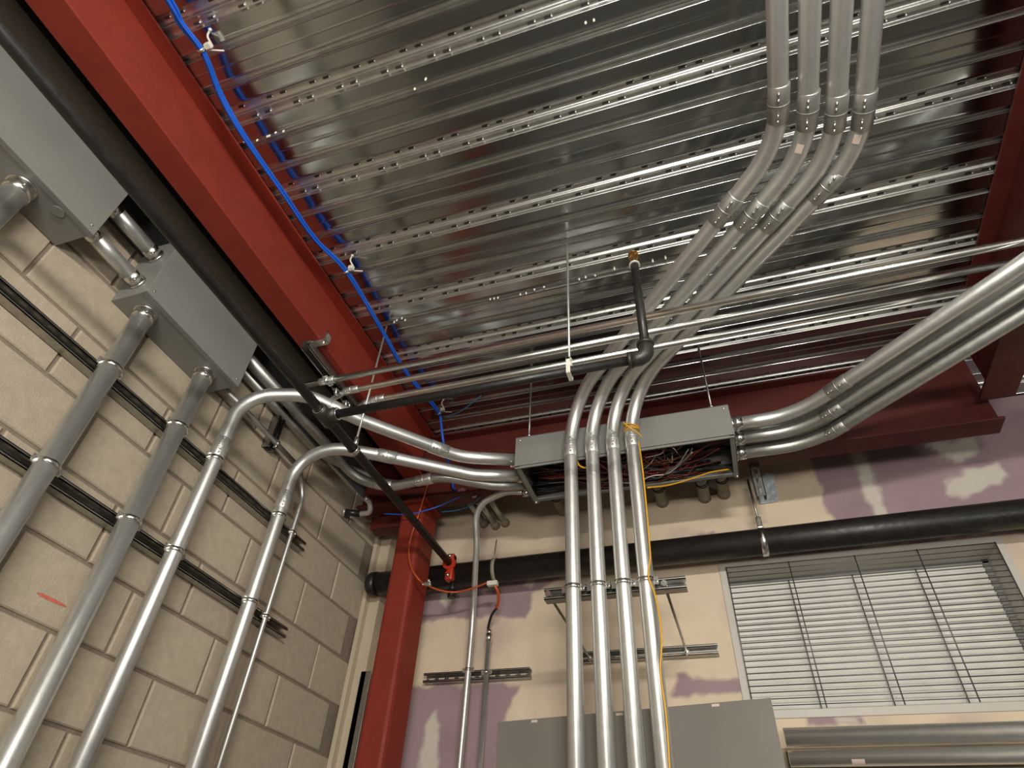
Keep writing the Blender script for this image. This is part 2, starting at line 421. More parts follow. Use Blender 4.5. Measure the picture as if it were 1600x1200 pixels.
# perforated bands: dark slots with a bright burr at the end of each
bands = [C0+PITCH*k for k in range(-3, 8)]
for yb in bands:
    m = MB(); m2 = MB()
    x = -1.32
    while x < 1.3:
        for (off, dy) in ((0, -.0205), (.0525, -.0205), (.078, .0205), (.1305, .0205)):
            xx = x+off; zz = ZD+.0135
            m.box((xx-.010, yb+dy-.0030, zz-.0006), (xx+.010, yb+dy+.0030, zz+.004))
            m2.ball((xx+.013, yb+dy, zz-.0008), .0034, 6, 4)
        x += .165
    o = obj('perforation_slots', m, M_slot, ceil); o['kind'] = 'stuff'
    o2 = obj('burrs', m2, M_burr, o); o2['kind'] = 'stuff'

# lap shadow gaps
for e in pan_edges:
    if e < 2.9: pass

# ================================================================== RED STEEL
def ibeam(name, label, axis, a0, a1, c, w_, zb, zt, tf=.011, tw=.010, M_red=M_red):
    """axis 'x' or 'y'; c = centre across, w_ = flange width"""
    if axis == 'y':
        t = thing(name, label, 'beam', (c, a0, zb)); B = lambda x0, z0, x1, z1: MB().bbox((x0, a0, z0), (x1, a1, z1), .002)
    else:
        t = thing(name, label, 'beam', (a0, c, zb)); B = lambda x0, z0, x1, z1: MB().bbox((a0, x0, z0), (a1, x1, z1), .002)
    obj('bottom_flange', B(c-w_/2, zb, c+w_/2, zb+tf), M_red, t)
    obj('top_flange', B(c-w_/2, zt-tf, c+w_/2, zt), M_red, t)
    obj('web', B(c-tw/2, zb+tf, c+tw/2, zt-tf), M_red, t)
    return t
lb = ibeam('steel_beam', 'long red primed steel beam running beside the block wall', 'y', -1.9, 2.45, -1.399, .104, 1.765, 2.068)
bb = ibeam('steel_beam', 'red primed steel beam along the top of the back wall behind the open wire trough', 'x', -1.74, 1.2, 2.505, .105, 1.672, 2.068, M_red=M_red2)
rb = ibeam('steel_beam', 'red beam in painted shade at the right edge crossing above the conduit bundle', 'y', -1.9, 2.44, 1.205, .13, 1.765, 2.068, M_red=M_red2)
# column: square tube under the beam
cx0, cx1, cy0, cy1, ctop = -1.480, -1.355, 2.47, 2.645, 1.665
t = thing('steel_column', 'red primed square steel column standing in the corner', 'column', ((cx0+cx1)/2, (cy0+cy1)/2, ZF))
m = MB(); m.bbox((cx0, cy0, ZF), (cx1, cy1, ctop), .018)
obj('shaft', m, M_red, t)
obj('cap_plate', MB().bbox((cx0-.02, cy0-.015, ctop-.001), (cx1+.02, cy1+.01, ctop+.012), .002), M_red, t)
# short red stub beam beside the column on the left
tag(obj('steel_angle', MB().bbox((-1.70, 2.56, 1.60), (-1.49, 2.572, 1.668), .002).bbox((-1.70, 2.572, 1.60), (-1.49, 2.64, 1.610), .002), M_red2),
    'short red steel angle between the column and the block wall', 'steel angle')

# ================================================================== STRUT CHANNEL
def strut(name, label, a, b, openv, w_=.041, h=.041, slots=True, cat='strut channel', group=None):
    """slotted C channel from a to b; openv points to its open side; the line a-b is the middle of its back"""
    a = V(a); b = V(b); ax = (b-a).normalized(); o_ = V(openv); o_ = (o_-ax*o_.dot(ax)).normalized(); s_ = ax.cross(o_)
    Lg = (b-a).length; M = Matrix((ax, s_, o_)).transposed().to_4x4(); M.translation = a
    t = thing(name, label, cat, a, group or 'strut channels')
    m = MB(); th = .0028
    m.box((0, -w_/2, 0), (Lg, -w_/2+th, h), M).box((0, w_/2-th, 0), (Lg, w_/2, h), M)
    m.box((0, -w_/2, h-th), (Lg, -w_/2+.0095, h), M).box((0, w_/2-.0095, h-th), (Lg, w_/2, h), M)
    m.box((0, -w_/2+.0095-th, h-.010), (Lg, -w_/2+.0095, h), M).box((0, w_/2-.0095, h-.010), (Lg, w_/2-.0095+th, h), M)
    obj('channel_sides', m, M_strut, t)
    m = MB()
    if slots:
        m.box((0, -w_/2, 0), (Lg, -.0075, th), M).box((0, .0075, 0), (Lg, w_/2, th), M)
        x = 0.012
        m.box((0, -.0075, 0), (x, .0075, th), M)
        while x < Lg:
            x2 = min(x+.029, Lg); x3 = min(x2+.021, Lg)
            if x3 > x2: m.box((x2, -.0075, 0), (x3, .0075, th), M)
            x = x3
            if x2 >= Lg: break
    else: m.box((0, -w_/2, 0), (Lg, w_/2, th), M)
    obj('slotted_back', m, M_strut, t)
    return t
zsU = 1.284; zsL = .919
strut('strut_channel', 'upper steel strut channel on the block wall under the junction boxes', (XL, -.9, zsU), (XL, 2.135, zsU), (1, 0, 0))
strut('strut_channel', 'lower steel strut channel on the block wall holding the tall conduits', (XL, -.9, zsL), (XL, 2.175, zsL), (1, 0, 0))
pv0, pv1 = P(440, 628, x=XL), P(414, 700, x=XL)
strut('strut_channel', 'short upright strut piece on the block wall under the curved conduits', (XL, (pv0.y+pv1.y)/2, pv1.z-.01), (XL, (pv0.y+pv1.y)/2, pv0.z+.03), (1, 0, 0))
# strut clamped under the left beam
s1, s2 = P(478, 532, z=1.765), P(545, 612, z=1.765)
xs_ = (s1.x+s2.x)/2
strut('strut_channel', 'steel strut channel clamped under the left red beam', (xs_+.0, s1.y, 1.764), (xs_+.0, 1.80, 1.764), (0, 0, -1))
# back wall
def pxs(p, y): return P(p[0], p[1], y=y)
a, b = pxs((667, 1062), YB), pxs((831, 1056), YB); zz = (a.z+b.z)/2
strut('strut_channel', 'short slotted strut on the drywall behind the two thin conduits beside the column', (a.x, YB, zz), (b.x, YB, zz), (0, -1, 0)); Z_S3 = zz
a, b = pxs((905, 1032), YB), pxs((1123, 1018), YB); zlow = (a.z+b.z)/2
strut('strut_channel', 'lower slotted strut screwed to the drywall behind the four big conduits', (a.x, YB, zlow), (b.x, YB, zlow), (0, -1, 0))
YS = 2.105
a, b = pxs((850, 926), YS), pxs((1072, 911), YS); zup = (a.z+b.z)/2
zup_c = zup
strut('strut_channel', 'stand-off strut carrying the four big conduits clear of the drywall', (a.x, YS+.041, zup), (b.x, YS+.041, zup), (0, -1, 0))
for (px_, side) in (((862, 940), 'left'), ((1042, 932), 'right')):
    q0 = P(*px_, y=YS+.05); rx = q0.x
    t = thing('threaded_rod', f'{side} threaded rod bracing the stand-off strut to the wall', 'rod', (rx, YB-.03, zup))
    obj('rod', MB().tube([(rx, YS+.02, zup), (rx, YB-.0, zup)], .0052, 8), M_strut, t)
    obj('nut', MB().tube([(rx, YS-.004, zup), (rx, YS+.010, zup)], .012, 6), M_bright, t)
    obj('nut', MB().tube([(rx, YB-.052, zup), (rx, YB-.040, zup)], .012, 6), M_bright, t)
# upright strut at the right end of the trough
a = P(1176, 712, y=2.56); b = P(1184, 778, y=2.56)
strut('strut_channel', 'upright slotted strut hanging at the right end of the wire trough', (a.x-.006, 2.545, b.z), (a.x-.006, 2.545, 1.671), (0, 1, 0))

# ================================================================== CONDUITS
def along(pts, target):
    """nearest point of a path to target and the path's direction there"""
    best = None; t_ = V(target)
    for i in range(len(pts)-1):
        a, b = V(pts[i]), V(pts[i+1]); d = b-a
        if d.length < 1e-6: continue
        s = max(0, min(1, (t_-a).dot(d)/d.length_squared)); p = a+d*s
        if best is None or (p-t_).length < best[0]: best = ((p-t_).length, p, d.normalized())
    return best[1], best[2]
def couple(t, pts, target, r, ln=.085, side=None, nm='coupling', mt=None, screws=4):
    p, d = along(pts, target)
    c = obj(nm, MB().tube([p-d*ln/2, p-d*(ln/2-.002), p+d*(ln/2-.002), p+d*ln/2], [r+.0005, r+.0024, r+.0024, r+.0005], 24).ring(p, d, r+.002, r+.0033, .004, 24), mt or M_emt, t)
    v = side if side is not None else (V((0, 0, 0))-p)
    v = (v-d*v.dot(d)).normalized(); m = MB()
    for o_ in ((-.36, -.20, .20, .36)[:screws] if screws == 4 else (-.22, .22)):
        q_ = p+d*ln*o_+v*(r+.004); m.tube([q_-v*.001, q_+v*.0045], .0042, 8); m.ball(q_+v*.0045, .0034, 6, 4)
    s = obj('set_screws', m, M_bright, c); s['kind'] = 'stuff'
    return c
def connector(t, p, d, r, mt=None):
    """box connector at p, d pointing away from the box"""
    p = V(p); d = V(d).normalized(); m = MB()
    m.ring(p+d*.003, d, r*.9, r+.0065, .006, 24).tube([p+d*.005, p+d*.042], r+.003, 24)
    v = (-p-d*(-p).dot(d)).normalized(); m.tube([p+d*.028+v*r, p+d*.028+v*(r+.010)], .005, 8); m.ball(p+d*.028+v*(r+.010), .005, 6, 4)
    return obj('box_connector', m, M_bright, t)
def clamp(t, p, axis, r, out, wide=.032):
    """two-piece pipe strap; out = direction from the strut to the pipe"""
    p = V(p); ax = V(axis).normalized(); out = V(out).normalized(); s_ = ax.cross(out); m = MB()
    m.ring(p, ax, r+.0003, r+.0030, wide*.45, 20)
    for sg in (-1, 1):
        M = Matrix((s_*sg, ax, out)).transposed().to_4x4(); M.translation = p
        m.box((r*.9, -wide*.375, -.004), (r+.014, wide*.375, -.001), M) if sg < 0 else m.box((r*.9, -wide*.375, .001), (r+.014, wide*.375, .004), M)
    q_ = p+s_*(r+.008)
    m.tube([q_-out*.008, q_+out*.010], .0052, 6)
    return obj('pipe_strap', m, M_bright, t)
def conduit(label, pts, r, fil=None, m=None, name='conduit', group=None, n=20, seg=12, loc=None):
    path = fillet(pts, fil, seg) if fil is not None else [V(p) for p in pts]
    t = thing(name, label, 'conduit', loc or path[0], group)
    obj('tube', MB().tube(path, r, n), m or M_emt, t)
    return t, path

XP = -1.69; RB = .0315
# ---- junction boxes on the block wall
def jbox(label, y0, y1, z0, z1, x0=XL+.002, x1=-1.615):
    t = thing('junction_box', label, 'junction box', (x0, (y0+y1)/2, z0), 'junction boxes on the block wall')
    obj('body', MB().bbox((x0, y0, z0), (x1-.004, y1, z1), .0015), M_box, t)
    obj('cover', MB().bbox((x1-.0038, y0-.002, z0-.002), (x1, y1+.002, z1+.002), .0015).box((x1-.02, y0-.0015, z0-.0025), (x1-.002, y1+.0015, z0-.0005)), M_box, t)
    m = MB()
    for yy in (y0+.02, y1-.02):
        for z_ in (z0+.02, z1-.02): m.ball((x1+.001, yy, z_), .004, 8, 4, (.5, 1, 1))
    obj('cover_screws', m, M_bright, t)['kind'] = 'stuff'; return t
ZB0 = 1.543
jb2 = jbox('grey wall junction box with two conduits rising into its bottom', .868, 1.352, ZB0, 1.830)
jb1 = jbox('grey wall junction box at the upper left edge', -.10, .640, ZB0, 1.830)
obj('knockout', MB().tube([(-1.655, .545, ZB0-.004), (-1.655, .545, ZB0)], .019, 20), M_box, jb1)

# ---- tall conduits on the block wall
cl = [('thick conduit on the block wall under the left end of the lower junction box', .945),
      ('thick conduit on the block wall under the right end of the lower junction box', 1.253)]
for lab, y in cl:
    t, path = conduit(lab, [(XP, y, ZF), (XP, y, ZB0-.002)], RB, group='tall conduits on the block wall')
    connector(t, (XP, y, ZB0), (0, 0, -1), RB)
    for z in (zsU, zsL): clamp(t, (XP, y, z), (0, 0, 1), RB, (1, 0, 0))
p_ = P(20, 315, x=XP)
t, path = conduit('big conduit cut by the left edge, rising into the upper left junction box', [(XP, p_.y-.01, ZF), (XP, p_.y-.01, ZB0-.002)], .034)
connector(t, (XP, p_.y-.01, ZB0), (0, 0, -1), .034)
for z in (zsU, zsL): clamp(t, (XP, p_.y-.01, z), (0, 0, 1), .034, (1, 0, 0))
for lab, px_ in (('lower of the two short conduits joining the wall junction boxes', (178, 402)), ('upper of the two short conduits joining the wall junction boxes', (218, 372))):
    q_ = P(*px_, x=XP)
    t, path = conduit(lab, [(XP, .641, q_.z), (XP, .867, q_.z)], .025, m=M_emt, group='short conduits between the wall boxes')
    connector(t, (XP, .867, q_.z), (0, -1, 0), .024); connector(t, (XP, .641, q_.z), (0, 1, 0), .024)

# ---- wire trough hung below the beam
BX0, BX1, BY0, BY1, BZ0, BZ1 = -.757, .152, 2.128, 2.425, 1.55, 1.702
tr = thing('wire_trough', 'long grey open-bottomed wire trough hung in front of the back beam', 'wire trough', ((BX0+BX1)/2, (BY0+BY1)/2, BZ0))
obj('front_side', MB().bbox((BX0, BY0, BZ0-.004), (BX1, BY0+.004, BZ1), .001).box((BX0, BY0, BZ0-.004), (BX1, BY0+.020, BZ0-.0005)).box((BX0, BY0, BZ0-.014), (BX1, BY0+.0025, BZ0-.0035)), M_box, tr)
obj('back_side', MB().bbox((BX0, BY1-.004, BZ0-.004), (BX1, BY1, BZ1), .001).box((BX0, BY1-.022, BZ0-.004), (BX1, BY1, BZ0)), M_box, tr)
obj('top_plate', MB().bbox((BX0, BY0, BZ1-.003), (BX1, BY1, BZ1+.001), .001), M_box, tr)
obj('end_plate', MB().bbox((BX0-.003, BY0, BZ0-.006), (BX0+.001, BY1+.01, BZ1), .001).box((BX0-.003, BY0, BZ0-.006), (BX0+.022, BY1+.008, BZ0-.002)), M_box, tr)
obj('end_plate', MB().bbox((BX1-.001, BY0, BZ0-.006), (BX1+.003, BY1+.01, BZ1), .001).box((BX1-.018, BY0, BZ0-.006), (BX1+.003, BY1+.008, BZ0-.002)), M_box, tr)
m = MB()
for x in (BX0+.016, BX1-.016): m.ball((x, BY0-.0005, BZ1-.016), .005, 8, 4, (1, .5, 1))
for x in (BX0+.010, BX1-.006): m.ball((x, BY1-.006, BZ0-.009), .007, 8, 4)
obj('screws', m, M_bright, tr)['kind'] = 'stuff'
# wires lying in the trough
wb_ = thing('wire_bundle', 'tangle of dark red, black and white wires lying in the open trough', 'wires', ((BX0+BX1)/2, 2.27, BZ0+.02))
for i in range(66):
    kind = random.choice([0, 0, 0, 0, 0, 1, 1, 1, 3, 3, 5, 0] if i % 9 else [2, 4])
    x0 = random.uniform(BX0+.03, -.40) if i % 4 else random.uniform(-.5, -.1); x1 = random.uniform(-.28, BX1-.03)
    if i % 9 == 0: x0, x1 = -.33, -.02
    ya = random.uniform(2.16, 2.40); yb = random.uniform(2.17, 2.40); zc = BZ0+random.uniform(.004, .085)
    sag = random.uniform(.0, .03); pts = []
    for k in range(6):
        s = k/5; pts.append((x0+(x1-x0)*s+random.uniform(-.012, .012), min(2.41, max(2.145, ya+(yb-ya)*s+random.uniform(-.03, .03)+.05*math.sin(s*math.pi))),
                             max(BZ0-.004, zc-sag*math.sin(s*math.pi)+random.uniform(-.008, .008))))
    obj('wire', MB().tube(smooth_curve(pts, 5), .0026 if kind != 3 else .0032, 6), WIRES[kind], wb_)
for i in range(40):           # the heavy black cables that fill the trough
    x0 = random.uniform(BX0+.01, -.45); x1 = random.uniform(-.15, BX1-.01); y_ = 2.15+.26*random.random(); z_ = BZ0+.07+.07*random.random(); pts = []
    if i >= 26: y_ = 2.36+.045*random.random(); z_ = BZ0+.012+.07*random.random(); x0 = BX0+.01
    for k in range(6): pts.append((x0+(x1-x0)*k/5, min(2.40, max(2.15, y_+random.uniform(-.02, .02))), z_+random.uniform(-.01, .01)))
    obj('wire', MB().tube(smooth_curve(pts, 4), .0062, 7), WIRES[1], wb_)
for i in range(16):          # loose looped ends
    x = random.uniform(-.26, -.10); y = random.uniform(2.18, 2.36); pts = [(x-.08, y+.03, BZ0+.02)]
    for k in range(4): pts.append((x+.03*k-.02+random.uniform(-.02, .02), y+random.uniform(-.05, .03), BZ0+random.uniform(-.004, .07)))
    obj('wire', MB().tube(smooth_curve(pts, 6), .002, 6), WIRES[random.choice((0, 0, 0, 0, 2, 3))], wb_)

# ---- conduits from the block wall into the trough
def P3(px_, z): return P(px_[0], px_[1], z=z)
ybx = lambda px_: P(px_[0], px_[1], x=BX0)
e3 = ybx((800, 716)); e3 = V((BX0, min(max(e3.y, 2.16), 2.4), 1.62))
c3 = [(XP, 1.455, ZF), (XP, 1.455, 1.60), P3((480, 617), 1.655), P3((560, 655), 1.64), P3((720, 714), 1.63), (BX0, 2.20, 1.63)]
t, path = conduit('curved conduit leaving the block wall for the upper left corner of the trough', c3, RB-.004, [.16, .25, .25, .25], group='tall conduits on the block wall')
for z in (zsU, zsL): clamp(t, (XP, 1.455, z), (0, 0, 1), RB-.004, (1, 0, 0))
couple(t, path, (XP, 1.455, 1.335), RB-.004); couple(t, path, P3((530, 640), 1.645), RB-.004); couple(t, path, P3((685, 700), 1.64), RB-.004)
connector(t, (BX0-.003, 2.20, 1.63), (-1, 0, 0), RB-.006)
c4 = [(XP, 1.868, ZF), (XP, 1.868, 1.535), P3((512, 698), 1.61), P3((600, 712), 1.61), P3((740, 742), 1.60), (BX0, 2.285, 1.60)]
t, path = conduit('lower curved conduit leaving the block wall for the middle of the trough end', c4, RB-.004, [.16, .25, .25, .25], group='tall conduits on the block wall')
for z in (zsU, zsL): clamp(t, (XP, 1.868, z), (0, 0, 1), RB-.004, (1, 0, 0))
couple(t, path, (XP, 1.868, 1.355), RB-.004); couple(t, path, P3((605, 712), 1.61), RB-.004)
connector(t, (BX0-.003, 2.285, 1.60), (-1, 0, 0), RB-.006)
# two low runs along the wall top
c5 = [(-1.675, 1.353, 1.742), (-1.67, 1.95, 1.742), P3((560, 752), 1.64), P3((615, 760), 1.60), P3((690, 744), 1.60), P3((770, 758), 1.59), (BX0, 2.345, 1.59)]
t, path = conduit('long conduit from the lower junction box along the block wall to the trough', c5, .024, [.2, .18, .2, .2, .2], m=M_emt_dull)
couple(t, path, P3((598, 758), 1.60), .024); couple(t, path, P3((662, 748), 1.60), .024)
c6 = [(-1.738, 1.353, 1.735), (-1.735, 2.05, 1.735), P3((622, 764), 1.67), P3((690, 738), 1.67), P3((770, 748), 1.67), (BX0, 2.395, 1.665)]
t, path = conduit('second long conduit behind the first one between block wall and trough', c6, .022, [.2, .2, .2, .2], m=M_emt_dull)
# small pipe running along the wall across the short upright strut
a, b = P(348, 606, x=-1.715), P(459, 720, x=-1.715)
t, path = conduit('small conduit on the block wall crossing the short upright strut', [(-1.715, a.y, (a.z+b.z)/2+.006), (-1.715, b.y, (a.z+b.z)/2-.006)], .0115, m=M_emt_dull)
clamp(t, (-1.715, (pv0.y+pv1.y)/2, (a.z+b.z)/2), (0, 1, 0), .0115, (1, 0, 0), .024)

# ---- thin conduit beside conduit four
xt = -1.712; a = P(340, 1196, x=xt); b = P(474, 780, x=xt)
t, path = conduit('thin conduit beside the rightmost thick conduit on the block wall', [(xt, (a.y+b.y)/2, ZF), (xt, (a.y+b.y)/2, b.z), P(470, 738, x=xt-.01)], .0093, [.1], n=12)
for z in (zsU, zsL): clamp(t, (xt, (a.y+b.y)/2, z), (0, 0, 1), .0093, (1, 0, 0), .03)

# ---- conduit C-bend into trough bottom left, and its neighbour
xq = P(735, 900, y=2.60)
zt_ = BZ0+.03
cB = [(-1.10, 2.62, ZF), (-1.10, 2.62, .75), (-1.10, 2.60, 1.0)]
a = P(718, 1200, y=2.72); b = P(742, 860, y=2.60)
pB = [V((a.x, 2.72, ZF)), V((a.x, 2.72, 1.15)), P(745, 850, y=2.52), P(742, 790, y=2.42), P(790, 768, y=2.385), V((BX0, 2.38, 1.575))]
t, path = conduit('thin conduit rising beside the column and curving into the trough end', pB, .0145, [.3, .5, .13, .2], n=16)
connector(t, (BX0-.003, 2.38, 1.575), (-1, 0, 0), .0145)
clamp(t, (a.x, 2.72, Z_S3), (0, 0, 1), .0145, (0, -1, 0), .026)
a2 = P(753, 1200, y=2.76); b2 = P(760, 992, y=2.76)
t, path = conduit('short thin conduit ending below the black flexible cable', [((a2.x+b2.x)/2, 2.765, ZF), ((a2.x+b2.x)/2, 2.765, b2.z)], .0120, n=16)
clamp(t, ((a2.x+b2.x)/2, 2.765, Z_S3), (0, 0, 1), .0120, (0, -1, 0), .026)
CX, CZ = (a2.x+b2.x)/2, b2.z
obj('end_connector', MB().tube([(CX, 2.765, CZ-.03), (CX, 2.765, CZ+.004)], .0155, 12).tube([(CX, 2.765, CZ+.004), (CX, 2.765, CZ+.022)], .013, 12), M_bright, t)

# ---- four big conduits: up the wall, across the ceiling, out overhead
names4 = ['leftmost', 'second', 'third', 'rightmost']
x4 = [-.497, -.407, -.320, -.241]; xt4 = [.388, .466, .541, .614]; yc4 = [1.075, 1.122, 1.152, 1.168]
YV = 2.078; ZO = 1.80; R4 = .0272
def px_on(pts, px_):
    d = P(px_[0], px_[1], z=1.0).normalized(); best = None
    for i in range(len(pts)-1):
        for k in range(8):
            p = pts[i].lerp(pts[i+1], k/8); e = (p-d*p.dot(d)).length/p.length
            if best is None or e < best[0]: best = (e, p)
    return best[1]
cp_top = [(1217, 132), (1264, 118), (1313, 104), (1358, 96)]; cp_mid = [(1150, 325), (1190, 322), (1231, 316), (1277, 296)]; cp_low = [(889, 742), (926, 742), (961, 742), (994, 738)]
lab4 = ['leftmost of the four big conduits that rise past the trough and cross the ceiling',
        'second from left of the four big conduits that rise past the trough',
        'third from left of the four big conduits that rise past the trough',
        'rightmost of the four big conduits, with the yellow wire tied to it']
for k in range(4):
    pts = [(x4[k], YV, ZF), (x4[k], YV, ZO), (xt4[k], yc4[k], ZO), (xt4[k], -1.8, ZO)]
    t, path = conduit(lab4[k], pts, R4, [.235, .33], m=M_emt, n=24, seg=16, group='big conduits rising past the trough')
    for q_, sd in ((cp_top[k], None), (cp_mid[k], None)):
        couple(t, path, px_on(path, q_), R4, .11, mt=M_emt_dull)
    couple(t, path, px_on(path, cp_low[k]), R4, .10)
    clamp(t, (x4[k], YV, zup_c), (0, 0, 1), R4, (0, -1, 0), .036)
for k, px_ in ((1, (1263, 228)), (3, (1351, 213))):
    pts = fillet([(x4[k], YV, ZF), (x4[k], YV, ZO), (xt4[k], yc4[k], ZO), (xt4[k], -1.8, ZO)], [.235, .33], 16)
    p = px_on(pts, px_); _, d = along(pts, p); v = (-p-d*(-p).dot(d)).normalized(); s_ = d.cross(v)
    M = Matrix((d, s_, v)).transposed().to_4x4(); M.translation = p+v*(R4+.0002)
    m = MB()
    for j in range(-3, 3):
        a0, a1 = j*.12, (j+1)*.12
        r2 = R4+.0010; f = lambda a_, l: M @ V((l, math.sin(a_)*r2, (math.cos(a_)-1)*r2+.0006))
        m.add([f(a0, -.014), f(a1, -.014), f(a1, .014), f(a0, .014)], [(0, 1, 2, 3)], True)
    tag(obj('paper_label', m, M_paper), f'small white paper label stuck on the {names4[k]} overhead conduit', 'label')

# ---- three thin conduits parallel to the back wall
ZX = 1.709; RX = .0138
ends = [(505, 607), (548, 622), (548, 632)]
rows = [((1000, 497), 'top'), ((1000, 522), 'middle'), ((1000, 547), 'bottom')]
y3 = [P(px_[0], px_[1], z=ZX).y for px_, _ in rows]
tilt = [0, 0, 0]
xe = [-1.53, -1.385, -1.35]
for k, (px_, nm) in enumerate(rows):
    pts = [(xe[k], y3[k], ZX), (1.13, y3[k], ZX), (2.4, y3[k], ZX)]
    fl = None
    if k == 1:
        pts = [(-1.50, y3[k]+.10, ZX), (-1.44, y3[k]+.03, ZX), (-1.36, y3[k], ZX), (2.4, y3[k], ZX)]; fl = [.09, .09]
    if k == 2:
        pts = [(-1.42, y3[k]+.05, ZX), (-1.30, y3[k], ZX), (2.4, y3[k], ZX)]; fl = [.09]
    t, path = conduit(f'{nm} one of the three bright thin conduits crossing under the deck', pts, RX, fl, m=M_bright, n=16, group='thin conduits under the deck')
    xx = (-1.40, -1.33, -1.25)[k]
    couple(t, path, (xx, y3[k], ZX), RX, .07, screws=2)
    clamp(t, (xs_+.0 if k < 2 else xs_+.0, y3[k], ZX), (1, 0, 0), RX, (0, 0, -1), .03)

# beam clamp on the strut below the left beam
t = thing('beam_clamp', 'zinc beam clamp gripping the flange at the near end of the ceiling strut', 'clamp', (-1.352, s1.y+.02, 1.765))
yb_ = s1.y+.022
obj('jaw', MB().bbox((-1.40, yb_-.016, 1.756), (-1.325, yb_+.016, 1.7635), .002).bbox((-1.346, yb_-.016, 1.757), (-1.318, yb_+.016, 1.797), .003).bbox((-1.372, yb_-.014, 1.778), (-1.32, yb_+.014, 1.796), .003), M_bright, t)
obj('bolt', MB().tube([(-1.333, yb_, 1.745), (-1.333, yb_, 1.815)], .006, 8).tube([(-1.333, yb_, 1.797), (-1.333, yb_, 1.807)], .011, 6), M_bright, t)

# ---- conduits out of the right end of the trough
exr = [(1160, 664), (1160, 688), (1160, 706)]
labr = ['front conduit of the bundle leaving the right end of the trough', 'middle conduit of the bundle leaving the right end of the trough', 'rearmost conduit of the bundle leaving the right end of the trough']
R3 = .0262
def path_px_x(pts, px_x):
    best = None
    for i in range(len(pts)-1):
        for k in range(40):
            p = pts[i].lerp(pts[i+1], k/40); c = RW @ p
            if c.z > .2:
                e = abs(800+F_PX*c.x/c.z-px_x)
                if best is None or e < best[0]: best = (e, p)
    return best[1]
yr = [2.178, 2.262, 2.345, 2.296, 2.376]; zr = [1.636, 1.622, 1.606, 1.667, 1.665]
labr += ['upper front conduit of the stacked bundle leaving the right end of the trough', 'upper rear conduit of the stacked bundle leaving the right end of the trough']
for k in range(5):
    c0 = (BX1, yr[k], zr[k]); kx = (.40, .435, .465, .42, .45)[k]
    cor = V((kx, yr[k], zr[k])); dr = V((.55, -.50, 0.0)).normalized()
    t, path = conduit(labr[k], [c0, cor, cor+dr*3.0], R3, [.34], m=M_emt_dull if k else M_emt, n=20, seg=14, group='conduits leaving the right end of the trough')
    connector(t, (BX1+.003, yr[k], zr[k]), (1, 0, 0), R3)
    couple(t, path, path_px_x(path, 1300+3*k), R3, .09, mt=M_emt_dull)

# ================================================================== SPRINKLER PIPES
ZM = 1.36; RM = .0572
mp = thing('sprinkler_main_pipe', 'thick black sprinkler main running along the back wall above the louvre', 'pipe', (-1.70, 2.70, ZM))
obj('pipe', MB().tube([(-1.70, 2.69, ZM-.006), (3.4, 2.69, ZM+.030)], RM, 28), M_black, mp)
obj('end_cap', MB().tube([(-1.715, 2.69, ZM-.006), (-1.70, 2.69, ZM-.006), (-1.665, 2.69, ZM-.006)], [RM-.006, RM+.003, RM+.003], 28), M_black, mp)
# branch along the left beam
ZR = 1.387; XR = -1.243; RR = .0175
br = thing('sprinkler_branch_pipe', 'black sprinkler branch pipe running along the left beam to the main', 'pipe', (XR, 2.64, ZR))
yt = P(510, 650, z=ZR).y
obj('long_pipe', MB().tube([(XR, -1.9, ZR), (XR, 2.645, ZR)], RR, 20), M_black, br)
obj('tee', MB().tube([(XR, yt-.045, ZR), (XR, yt-.038, ZR), (XR, yt+.038, ZR), (XR, yt+.045, ZR)], [RR+.004, RR+.010, RR+.010, RR+.004], 20).tube([(XR, yt, ZR), (XR+.05, yt, ZR)], RR+.008, 20), M_iron, br)
m = MB(); m.ring((XR, yt-.047, ZR), (0, 1, 0), RR, RR+.006, .004).ring((XR+.052, yt, ZR), (1, 0, 0), RR, RR+.006, .004)
obj('bright_collar', m, M_bright, br)
xel = -.096
obj('cross_pipe', MB().tube([(XR+.04, yt, ZR), (xel-.03, yt, ZR)], RR-.002, 20), M_black, br)
obj('elbow', MB().tube(fillet([(xel-.050, yt, ZR), (xel, yt, ZR), (xel, yt, ZR+.055)], [.03], 10), RR+.007, 20).ring((xel-.052, yt, ZR), (1, 0, 0), RR-.003, RR+.0095, .012).ring((xel, yt, ZR+.055), (0, 0, 1), RR-.003, RR+.0095, .012), M_iron, br)
ztop = 1.86
obj('riser', MB().tube([(xel, yt, ZR+.04), (xel, yt, ztop)], RR-.0025, 18), M_black, br)
sp = obj('sprinkler_head', MB().tube([(xel, yt, ztop), (xel, yt, ztop+.012)], .014, 6).tube([(xel, yt, ztop+.012), (xel, yt, ztop+.025)], .008, 10)
         .tube(smooth_curve([(xel-.010, yt, ztop+.02), (xel-.016, yt, ztop+.035), (xel-.004, yt, ztop+.052)]), .0025, 8)
         .tube(smooth_curve([(xel+.010, yt, ztop+.02), (xel+.016, yt, ztop+.035), (xel+.004, yt, ztop+.052)]), .0025, 8)
         .tube([(xel, yt, ztop+.052), (xel, yt, ztop+.055)], .019, 12), M_brass, br)
obj('collar', MB().ring((xel, yt, ztop-.008), (0, 0, 1), RR-.003, RR+.002, .006), M_white, br)
